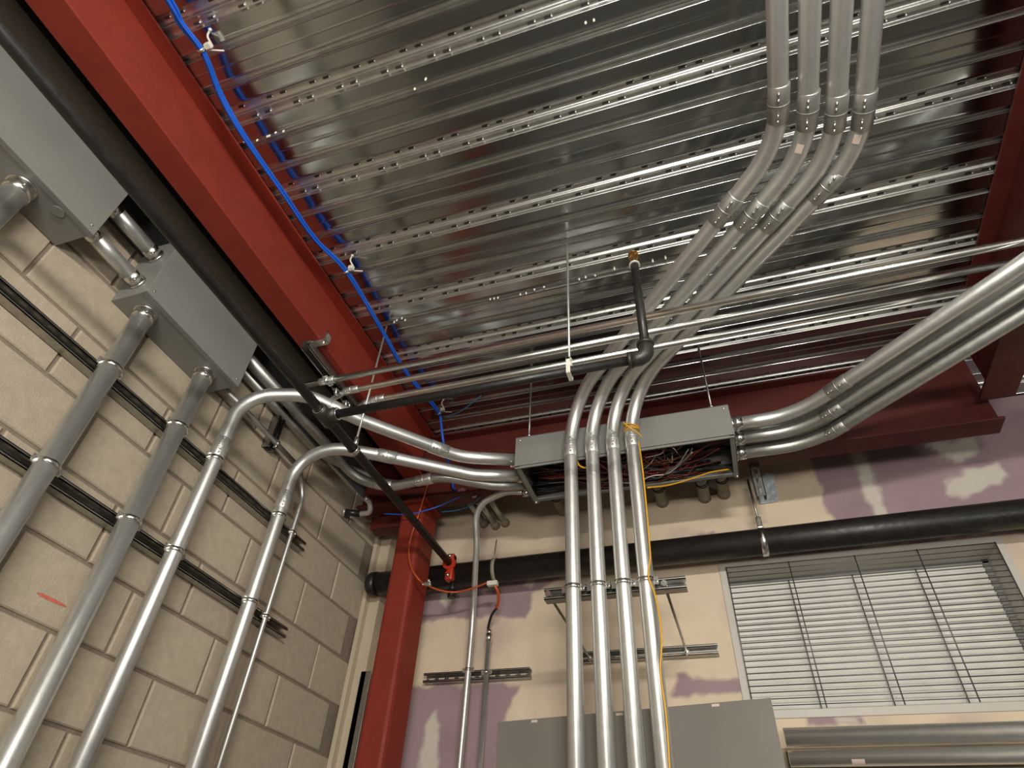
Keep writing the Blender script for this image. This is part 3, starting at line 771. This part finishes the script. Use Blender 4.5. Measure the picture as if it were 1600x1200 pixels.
# red grooved mechanical tee where the branch meets the main
mt_ = obj('grooved_coupling', MB().ring((XR, 2.618, ZR-.004), (0, 1, 0), RR-.001, RR+.014, .028, 24)
      .bbox((XR-.010, 2.612, ZR-.070), (XR+.022, 2.650, ZR+.045), .006)
      .bbox((XR-.020, 2.610, ZR+.014), (XR+.022, 2.650, ZR+.050), .008).bbox((XR-.016, 2.608, ZR-.088), (XR+.024, 2.650, ZR-.040), .008)
, M_redpart, br)
obj('coupling_bolts', MB().ball((XR+.002, 2.604, ZR+.032), .010, 10, 6).ball((XR+.004, 2.602, ZR-.068), .010, 10, 6), M_bright, mt_)
obj('drain_plug', MB().tube([(XR+.016, 2.645, ZR-.085), (XR+.016, 2.645, ZR-.140)], .014, 14).tube([(XR+.016, 2.645, ZR-.125), (XR+.016, 2.645, ZR-.165)], .019, 6), M_black, br)
# hangers
def hanger(label, x, y, zp, ax, r, top=ZD, m=M_bright, white=False):
    t = thing('pipe_hanger', label, 'pipe hanger', (x, y, zp))
    obj('rod', MB().tube([(x, y, zp+r+.03), (x, y, top)], .0042, 8), M_emt, t)
    mm = MB().ring((x, y, zp), ax, r+.0015, r+.0045, .022, 24)
    if white: mm = MB().bbox((x-.007, y-r-.006, zp-r-.006), (x+.007, y-r-.002, zp+r+.03), .001).bbox((x-.007, y+r+.002, zp-r-.006), (x+.007, y+r+.006, zp+r+.03), .001).bbox((x-.007, y-r-.006, zp-r-.008), (x+.007, y+r+.006, zp-r-.003), .001).bbox((x-.007, y-r-.006, zp+r+.02), (x+.007, y+r+.006, zp+r+.03), .001)
    obj('ring_strap', mm, m, t)
    obj('swivel_nut', MB().tube([(x, y, zp+r+.004), (x, y, zp+r+.04)], .009, 8), m, t)
    return t
yh = P(548, 704, z=ZR).y
hanger('ring hanger holding the long black branch pipe below the trough conduits', XR, yh, ZR, (0, 1, 0), RR)
xh = P(888, 575, z=ZR).x
hanger('white strap hanger holding the black cross pipe under the deck', xh, yt, ZR, (1, 0, 0), RR-.002, m=M_white, white=True)
for nm, x in (('left', -.700), ('right', .090)):
    t = thing('hanger_rod', f'threaded rod holding the {nm} end of the wire trough', 'rod', (x, 2.135, BZ1))
    obj('rod', MB().tube([(x, 2.135, BZ1-.01), (x, 2.135, ZD)], .0046, 8), M_strut, t)
    obj('nut', MB().tube([(x, 2.135, BZ1+.002), (x, 2.135, BZ1+.010)], .010, 6), M_bright, t)
# right hanger of the main
xm = P(1194, 850, y=2.66).x
t = thing('pipe_hanger', 'clevis strap hanging the black sprinkler main beside the upright strut', 'pipe hanger', (xm, 2.69, 1.38))
obj('rod', MB().tube([(xm-.004, 2.665, 1.672), (xm, 2.665, 1.45)], .0050, 8), M_strut, t)
obj('ring_strap', MB().ring((xm, 2.69, ZM+.008), (1, 0, 0), RM+.001, RM+.006, .026, 28).bbox((xm-.012, 2.65, 1.415), (xm+.012, 2.68, 1.47), .004), M_bright, t)
xw = P(770, 880, y=2.64).x
t = thing('cable_hanger', 'bent strap over the black main holding a white cable clamp beside the thin conduit', 'cable hanger', (xw, 2.69, ZM))
obj('strap', MB().ring((xw, 2.69, ZM), (1, 0, 0), RM+.001, RM+.003, .018, 28).tube([(xw-.004, 2.66, ZM+.05), (xw-.012, 2.70, ZM+.17)], .0035, 8), M_brass if False else M_putty, t)
wc = P(771, 911, y=2.60)
obj('clamp_block', MB().bbox((wc.x-.030, wc.y-.010, wc.z-.012), (wc.x+.020, wc.y+.016, wc.z+.010), .003), M_white, t)

# ================================================================== SLEEVES through the wall behind the trough
for i, (px0, px1, gr) in enumerate((((722, 773), (757, 826), 0), ((738, 771), (775, 829), 0), ((757, 769), (790, 825), 0))):
    e = P(px1[0], px1[1]-7, y=YB); y0 = P(px0[0], px0[1], z=e.z).y
    t, path = conduit(('left', 'middle', 'right')[i]+' one of three short pipe sleeves entering the wall beside the column', [(e.x, YB+.01, e.z), (e.x, 2.50, e.z)], .0155, name='pipe_sleeve', m=M_emt_dull, group='pipe sleeves in the back wall')
    t['category'] = 'pipe sleeve'
    obj('bushing', MB().tube([(e.x, 2.505, e.z), (e.x, 2.49, e.z)], .0205, 16).ring((e.x, 2.565, e.z), (0, 1, 0), .015, .0205, .012), M_bright, t)
    obj('sealant', MB().tube([(e.x, YB+.004, e.z), (e.x, YB-.02, e.z), (e.x, YB-.045, e.z)], [.026, .022, .016], 14), M_putty, t)
for i, px1 in enumerate(((880, 808), (1035, 795), (1101, 788), (1131, 782))):
    e = P(px1[0], px1[1]-10, y=YB)
    t, path = conduit(('leftmost', 'second', 'third', 'rightmost')[i]+' of the four putty-sealed sleeves between trough and wall', [(e.x, YB+.01, e.z), (e.x, BY1, e.z)], .0235, name='pipe_sleeve', m=M_emt_dull, group='pipe sleeves in the back wall')
    t['category'] = 'pipe sleeve'
    obj('sealant', MB().tube([(e.x, YB+.004, e.z), (e.x, YB-.03, e.z), (e.x, YB-.12, e.z), (e.x, YB-.21, e.z)], [.033, .029, .027, .024], 14), M_putty, t)
    obj('tie_wire', MB().ring((e.x, YB-.14, e.z), (0, 1, .12), .027, .030, .004).ring((e.x, YB-.15, e.z), (0.25, 1, -.1), .027, .030, .003), M_dark, t)

# ================================================================== LOUVRE with wire guard
lv = thing('louvre_vent', 'white framed louvre recessed in the drywall behind a wire guard', 'louvre', ((ox0+ox1)/2, YB, oz0))
fw = .030; dpt = .175
m = MB()
m.bbox((ox0-fw, YB-.006, oz1), (ox1+fw, YB+.002, oz1+fw), .002).bbox((ox0-fw, YB-.006, oz0-fw), (ox1+fw, YB+.002, oz0), .002)
m.bbox((ox0-fw, YB-.006, oz0), (ox0, YB+.002, oz1), .002).bbox((ox1, YB-.006, oz0), (ox1+fw, YB+.002, oz1), .002)
obj('frame', m, M_frame, lv)
m = MB(); yb2 = YB+dpt
m.box((ox0-.004, YB, oz1), (ox1+.004, yb2, oz1+.004)).box((ox0-.004, YB, oz0-.004), (ox1+.004, yb2, oz0)).box((ox0-.004, YB, oz0), (ox0, yb2, oz1)).box((ox1, YB, oz0), (ox1+.004, yb2, oz1))
obj('recess_lining', m, M_frame, lv)
m = MB().box((ox0, yb2-.030, oz1-.016), (ox1, yb2, oz1)).box((ox1-.022, yb2-.030, oz0), (ox1, yb2, oz1))
obj('inner_rim', m, M_box, lv)
obj('back_panel', MB().box((ox0, yb2+.02, oz0), (ox1, yb2+.024, oz1)), M_frame, lv)
nsl = 22
for i in range(nsl):
    z = oz0+.01+(oz1-oz0-.02)*(i+.5)/nsl; ph = (oz1-oz0-.02)/nsl
    pr = [(yb2-.024, z+ph*.5), (yb2-.024, z+ph*.5-.003), (yb2-.020, z+ph*.38), (yb2-.006, z-ph*.52), (yb2-.004, z-ph*.52-.003), (yb2-.002, z-ph*.52), (yb2-.018, z+ph*.42), (yb2-.021, z+ph*.5)]
    vs = [(x, a_, b_) for x in (ox0, ox1-.02) for a_, b_ in pr]; n_ = len(pr)
    fs = [(k, (k+1) % n_, (k+1) % n_+n_, k+n_) for k in range(n_)]+[tuple(range(n_))[::-1], tuple(range(n_, 2*n_))]
    obj('slat', MB().add([V(v) for v in vs], fs), M_slat, lv)
gd = thing('wire_guard', 'dark welded wire guard fixed over the louvre opening', 'wire guard', ((ox0+ox1)/2, YB-.004, oz0))
nw = 25
for i in range(nw):
    z = oz1-.002-(oz1-oz0)*i/(nw-.3)
    obj('horizontal_wire', MB().tube([(ox0, YB-.010, z), (ox1, YB-.010, z)], .0021, 6), M_wireg, gd)
for pt, pb in (((1237, 878), (1285, 1106)), ((1346, 872), (1400, 1100)), ((1446, 858), (1512, 1097))):
    x = (P(pt[0], pt[1], y=YB).x+P(pb[0], pb[1], y=YB).x)/2
    obj('vertical_wire', MB().tube([(x, YB-.0125, oz0), (x, YB-.0125, oz1)], .0026, 6), M_wireg, gd)
for x in (ox0+.003, ox1-.003): obj('vertical_wire', MB().tube([(x, YB-.0125, oz0), (x, YB-.0125, oz1)], .0028, 6), M_wireg, gd)
for pt in ((1233, 911), (1333, 905), (1432, 895)):
    x = P(pt[0], pt[1], y=YB+.14).x
    obj('rear_vertical_wire', MB().tube([(x, YB+.134, oz0), (x, YB+.134, oz1-.02)], .0024, 6), M_wireg, gd)

# ================================================================== GREY PANEL at the bottom
dpn = V((-.986, .167, 0)).normalized(); npn = V((-.167, -.986, 0)).normalized()
A = P(1204, 1090, y=2.165); rr_ = P(778, 1128, z=1.0); n_ = dpn.cross(V((0, 0, 1))); Bp = rr_*(n_.dot(A)/n_.dot(rr_)); W_ = (Bp-A).length
M = Matrix((-dpn, -npn, V((0, 0, 1)))).transposed().to_4x4(); M.translation = V((Bp.x, Bp.y, 0))
zt2 = (A.z+Bp.z)/2
pn = thing('electrical_cabinet', 'large plain grey electrical cabinet behind the four big conduits', 'cabinet', (A+Bp)/2*1.0)
pn.location.z = -.9
obj('cabinet_body', MB().bbox((0.02, .003, -.9), (W_-.14, .22, zt2-.02), .003, M), M_panel, pn)
obj('front_cover', MB().bbox((0, 0, -.905), (W_, .003, zt2), .0012, M), M_panel, pn)
m = MB()
for px_ in ((835, 1127), (968, 1116), (1118, 1102)):
    q_ = P(px_[0], px_[1], z=1.0); q_ = q_*(n_.dot(A)/n_.dot(q_)); u = (q_-Bp).dot(-dpn)
    m.bbox((u-.012, -.0012, q_.z-.004), (u+.012, -.0002, q_.z+.004), .0004, M)
obj('paint_chips', m, M_paper, pn)

# ================================================================== two horizontal conduits low right
for lab, px_, r in (('upper thick horizontal conduit below the louvre', (1400, 1148), .0305), ('lower thick horizontal conduit below the louvre', (1400, 1183), .0255)):
    q_ = P(px_[0], px_[1], y=2.66)
    t, path = conduit(lab, [(.12, 2.66, q_.z), (3.3, 2.66, q_.z)], r)
    if 'lower' in lab:
        s = P(1341, 1188, y=2.635)
        ms = MB(); s_n = 6
        for j in range(s_n):
            a0 = math.radians(200+j*8); a1 = math.radians(200+(j+1)*8); r2 = r+.0008
            g_ = lambda a_, x: V((x, 2.66+math.cos(a_)*r2, q_.z+math.sin(a_)*r2))
            ms.add([g_(a0, s.x-.02), g_(a0, s.x+.02), g_(a1, s.x+.02), g_(a1, s.x-.02)], [(0, 1, 2, 3)], True)
        tag(obj('paper_label', ms, M_paper), 'small pink and white label on the lower horizontal conduit', 'label')
q_ = P(1400, 1166, y=2.78)
t, path = conduit('dark pipe in the gap behind the two horizontal conduits below the louvre', [(.12, 2.785, .555), (3.3, 2.785, .555)], .03, m=M_black, name='pipe')
t['category'] = 'pipe'

# ================================================================== CABLES
bpx = [(248, -25), (282, 35), (318, 84), (345, 150), (380, 212), (440, 300), (490, 372), (540, 424), (590, 505), (632, 580), (668, 622), (687, 648)]
base = [P(a, b, z=2.015-.010*(i in (4, 5, 6))) for i, (a, b) in enumerate(bpx)]
base = [base[0]+V((0, -.6, 0))]+base
cb = thing('cable_bundle', 'bundle of bright blue cables strung along the left beam under the deck', 'cables', base[3])
for k in range(6):
    off = [(0, 0), (.006, .003), (-.006, .002), (.002, -.006), (.003, .008), (-.005, .008)][k]
    pts = [p+V((off[0], 0, off[1]))+V((random.uniform(-.003, .003), 0, random.uniform(-.003, .003))) for p in base]
    obj('cable', MB().tube(smooth_curve(pts, 6), .0044, 8), M_blue, cb)
# second part of the bundle going down behind the trough conduits
p0 = base[-1]
down = [p0, P(692, 690, y=2.28), P(702, 730, y=2.40), P(710, 772, y=2.50), P(722, 784, y=2.58)]
for k in range(4):
    pts = [p+V((.005*(k % 2), 0, .005*(k//2))) for p in down]
    obj('cable', MB().tube(smooth_curve(pts, 6), .0032, 8), M_blue, cb)
# thin cables from the wall corner to the sleeves
for i, (mt2, lab, dz) in enumerate(((M_blue, 'thin blue cable crossing the column top to the sleeves', 0), (M_blueg, 'teal cable sagging behind the column towards the sleeves', -.022))):
    pts = [P(600, 803+i*8, y=2.42), P(640, 803+i*6, y=2.41), P(680, 793+i*10, y=2.42), P(715, 778+i*16, y=2.48), P(735, 772+i*14, y=2.5)]
    if i: pts = [P(690, 800, y=2.5), P(715, 797, y=2.52), P(735, 790, y=2.55), P(752, 776, y=2.5)]
    tag(obj('cable', MB().tube(smooth_curve(pts, 6), .003, 8), mt2, loc=pts[0]), lab, 'cable')
pts = [P(690, 652, z=2.02), P(715, 645, z=2.0), P(740, 628, z=2.02), P(752, 618, z=2.04)]
tag(obj('cable', MB().tube(smooth_curve(pts, 6), .0025, 6), M_blueg, loc=pts[0]), 'thin teal cable curving from the bundle clip up to the deck', 'cable')
# bridle clips
for i, (px_, lab) in enumerate((((316, 74), 'silver clip holding the blue cables near the top edge'), ((541, 418), 'silver clip holding the blue cables in the middle of the run'), ((684, 645), 'silver clip where the blue cables drop behind the conduits'))):
    p = px_on(base, px_)
    t = thing('cable_clip', lab, 'cable clip', p)
    obj('ring', MB().ring(p, (0, 1, 0), .012, .0145, .010, 16), M_bright, t)
    m = MB()
    m.tube(smooth_curve([p+V((.010, 0, .008)), p+V((.030, .006, .018)), p+V((.022, -.018, .040)), p+V((.034, -.030, .054))]), .0035, 8)
    m.tube([p+V((.018, .010, .010)), p+V((.062, .026, .012))], .0028, 8)
    m.bbox(p+V((.012, -.010, .004)), p+V((.034, .008, .024)), .003)
    m.ball(p+V((.034, -.030, .054)), .006, 8, 5)
    obj('hook', m, M_white if i < 2 else M_putty, t)
# orange cable
opx = [(672, 745, 2.43), (663, 775, 2.435), (655, 802, 2.44), (645, 830, 2.452), (639, 858, 2.458), (642, 885, 2.455), (654, 905, 2.45), (666, 914, 2.50), (690, 923, 2.56), (715, 925, 2.60), (745, 917, 2.60), (768, 909, 2.60), (777, 922, 2.62), (779, 938, 2.65), (776, 950, 2.68)]
pts = [P(a, b, y=c) for a, b, c in opx]; last = pts[-1]
t = thing('cable', 'orange armoured cable looping down the column and along the black main', 'cable', pts[7])
obj('armour', MB().tube(smooth_curve(pts[:13], 6), .0042, 8), M_orange, t); obj('thick_end', MB().tube(smooth_curve(pts[11:], 6), .0068, 10), M_orange, t)
pts = [last+V((0, -.003, .012)), last, P(768, 962, y=2.72), P(763, 980, y=2.76), V((CX, 2.765, CZ+.015))]
obj('black_jacket', MB().tube(smooth_curve(pts, 6), .0062, 10), M_blackc, t)
p = P(667, 912, y=2.46)
t = thing('cable_clip', 'silver clip holding the orange cable at the column edge', 'cable clip', p)
obj('clip', MB().bbox(p-V((.014, .006, .008)), p+V((.020, .010, .008)), .003).ball(p+V((.010, -.006, .012)), .007, 8, 5).ball(p+V((-.018, -.004, -.004)), .005, 8, 5), M_bright, t)
# yellow wire
yp = [P(1140, 733, y=2.38), P(1110, 738, y=2.33), P(1080, 748, y=2.25), P(1045, 758, y=2.16), P(1012, 762, y=2.06), P(1008, 735, y=2.045), P(1001, 705, y=2.035), P(996, 683, y=2.02)]
t = thing('yellow_wire', 'yellow wire tied round the rightmost big conduit and hanging down it', 'wire', yp[-1])
obj('trough_strand', MB().tube(smooth_curve(yp[:5], 6), .0030, 8), M_yellow, t)
yd = [P(a, b, y=c) for a, b, c in ((998, 690, 2.03), (1003, 725, 2.04), (1008, 770, 2.04), (1014, 840, 2.04), (1016, 872, 2.04), (1013, 900, 2.04), (1022, 925, 2.04), (1030, 960, 2.04), (1034, 1000, 2.04), (1032, 1050, 2.04), (1040, 1110, 2.04), (1044, 1160, 2.04), (1047, 1215, 2.04))]
obj('hanging_strand', MB().tube(smooth_curve(yd, 5), .0030, 8), M_yellow, t)
pc = fillet([(x4[3], YV, ZF), (x4[3], YV, ZO), (xt4[3], yc4[3], ZO)], [.235], 16); kp = px_on(pc, (988, 671)); _, kd = along(pc, kp)
m = MB()
for k, tl in enumerate((-.010, -.002, .008)):
    ax = (kd+V((.25*(k-1), 0, .12*k))).normalized(); u = ax.orthogonal().normalized(); v = ax.cross(u)
    pts = [kp+kd*tl+(u*math.cos(a)+v*math.sin(a))*(R4+.004) for a in [2*math.pi*i/20 for i in range(21)]]
    m.tube(pts, .0026, 6)
m.tube(smooth_curve([P(974, 660, y=1.93), P(985, 669, y=1.935), P(996, 676, y=1.95), P(1003, 683, y=1.965)]), .003, 6)
obj('knot', m, M_yellow, t)['kind'] = 'stuff'
pts = [P(900, 716, y=2.14), P(905, 727, y=2.14), P(915, 731, y=2.15), P(925, 728, y=2.18)]
tag(obj('yellow_wire', MB().tube(smooth_curve(pts), .004, 8), M_yellow, loc=pts[0]), 'short yellow wire loop showing between the two leftmost big conduits', 'wire')

# ================================================================== small things
# black threaded coupling with bent elbow beside the corner
q0 = P(537, 800, x=-1.66); q1 = P(560, 803, x=-1.64); q2 = P(574, 800, x=-1.62); q3 = P(572, 782, x=-1.63)
zc_ = 1.60; a = P(538, 800, z=zc_); b = P(562, 803, z=zc_); c = P(577, 800, z=zc_); d = P(570, 778, z=zc_+.04)
t = thing('pipe_elbow', 'black capped nipple on a bent pipe end beside the corner of the block wall', 'pipe fitting', b)
obj('bend', MB().tube(smooth_curve([b, c, c+(d-c)*.5+V((.012, 0, .01)), d]), .0135, 14), M_emt, t)
obj('nipple', MB().tube([a, b], .017, 16), M_blackc, t)
obj('ring', MB().ring(a, (b-a), .010, .020, .010, 20), M_emt, t)
# foil tape
fa = [P(a, b, y=YB-.006) for a, b in ((1184, 742), (1208, 738), (1216, 784), (1188, 788))]
m = MB(); nn = 8; vs = []
for j in range(nn+1):
    for i in range(nn+1):
        l = fa[0].lerp(fa[3], j/nn); r = fa[1].lerp(fa[2], j/nn); p = l.lerp(r, i/nn); p.y -= .004+.006*noise.noise(V((i*.7, j*.7, 3)))
        p.x += .004*noise.noise(V((i*.5, j*.9, 8))) if i in (0, nn) else 0; vs.append(p)
m.add(vs, [(j*(nn+1)+i, j*(nn+1)+i+1, (j+1)*(nn+1)+i+1, (j+1)*(nn+1)+i) for j in range(nn) for i in range(nn)])
for q_ in [v + V((0, .003, 0)) for v in vs]: pass
tag(obj('foil_tape', m, M_foil, loc=fa[0]), 'crumpled piece of foil tape stuck on the drywall beside the upright strut', 'tape')
# red marker streak on the block wall
m = MB(); prev = None
for i in range(17):
    s = i/16; c_ = P(58+46*s, 926+22*s, x=XL+.0012); h_ = .0042*(.35+.8*math.sin(s*math.pi)**.6)+.0022*noise.noise(V((i*1.7, 0, 0)))
    a_, b_ = c_+V((0, 0, h_)), c_-V((0, 0, h_))
    if prev: m.add([prev[0], prev[1], b_, a_], [(0, 1, 2, 3)])
    prev = (a_, b_)
o = obj('marker_streak', m, M_chalk, wl)
# mineral wool in the dark gap above the blocks
# white glue drips hanging from the deck laps
for gi, (pxs_, lab) in enumerate((([(382, 221), (402, 219), (418, 213), (421, 212), (431, 207), (443, 205)], 'row of white drips on the deck lap beside the blue cables'),
        ([(620, 500), (628, 497), (633, 500), (616, 503)], 'cluster of white drips on the deck lap above the hanger rod'),
        ([(766, 467), (772, 466), (778, 465), (813, 460), (822, 458), (835, 452), (850, 448)], 'row of white drips on the deck lap left of the white strap hanger'),
        ([(648, 139), (665, 124)], 'pair of white drips on the upper deck lap'),
        ([(915, 36), (928, 32)], 'two white dots of sealant on the deck near the top edge'),
        ([(905, 436), (915, 433), (930, 430), (960, 420), (985, 418), (1020, 408), (1040, 403)], 'crusty white drips on the deck lap beside the sprinkler head'))):
    m = MB()
    for a_, b_ in pxs_:
        p = P(a_, b_, z=ZD-.003); m.ball(p, .0055, 7, 5, (.8, .7, 1.7))
    tag(obj('sealant_drips', m, M_white, loc=P(*pxs_[0], z=ZD)), lab, 'sealant drips')['kind'] = 'stuff'
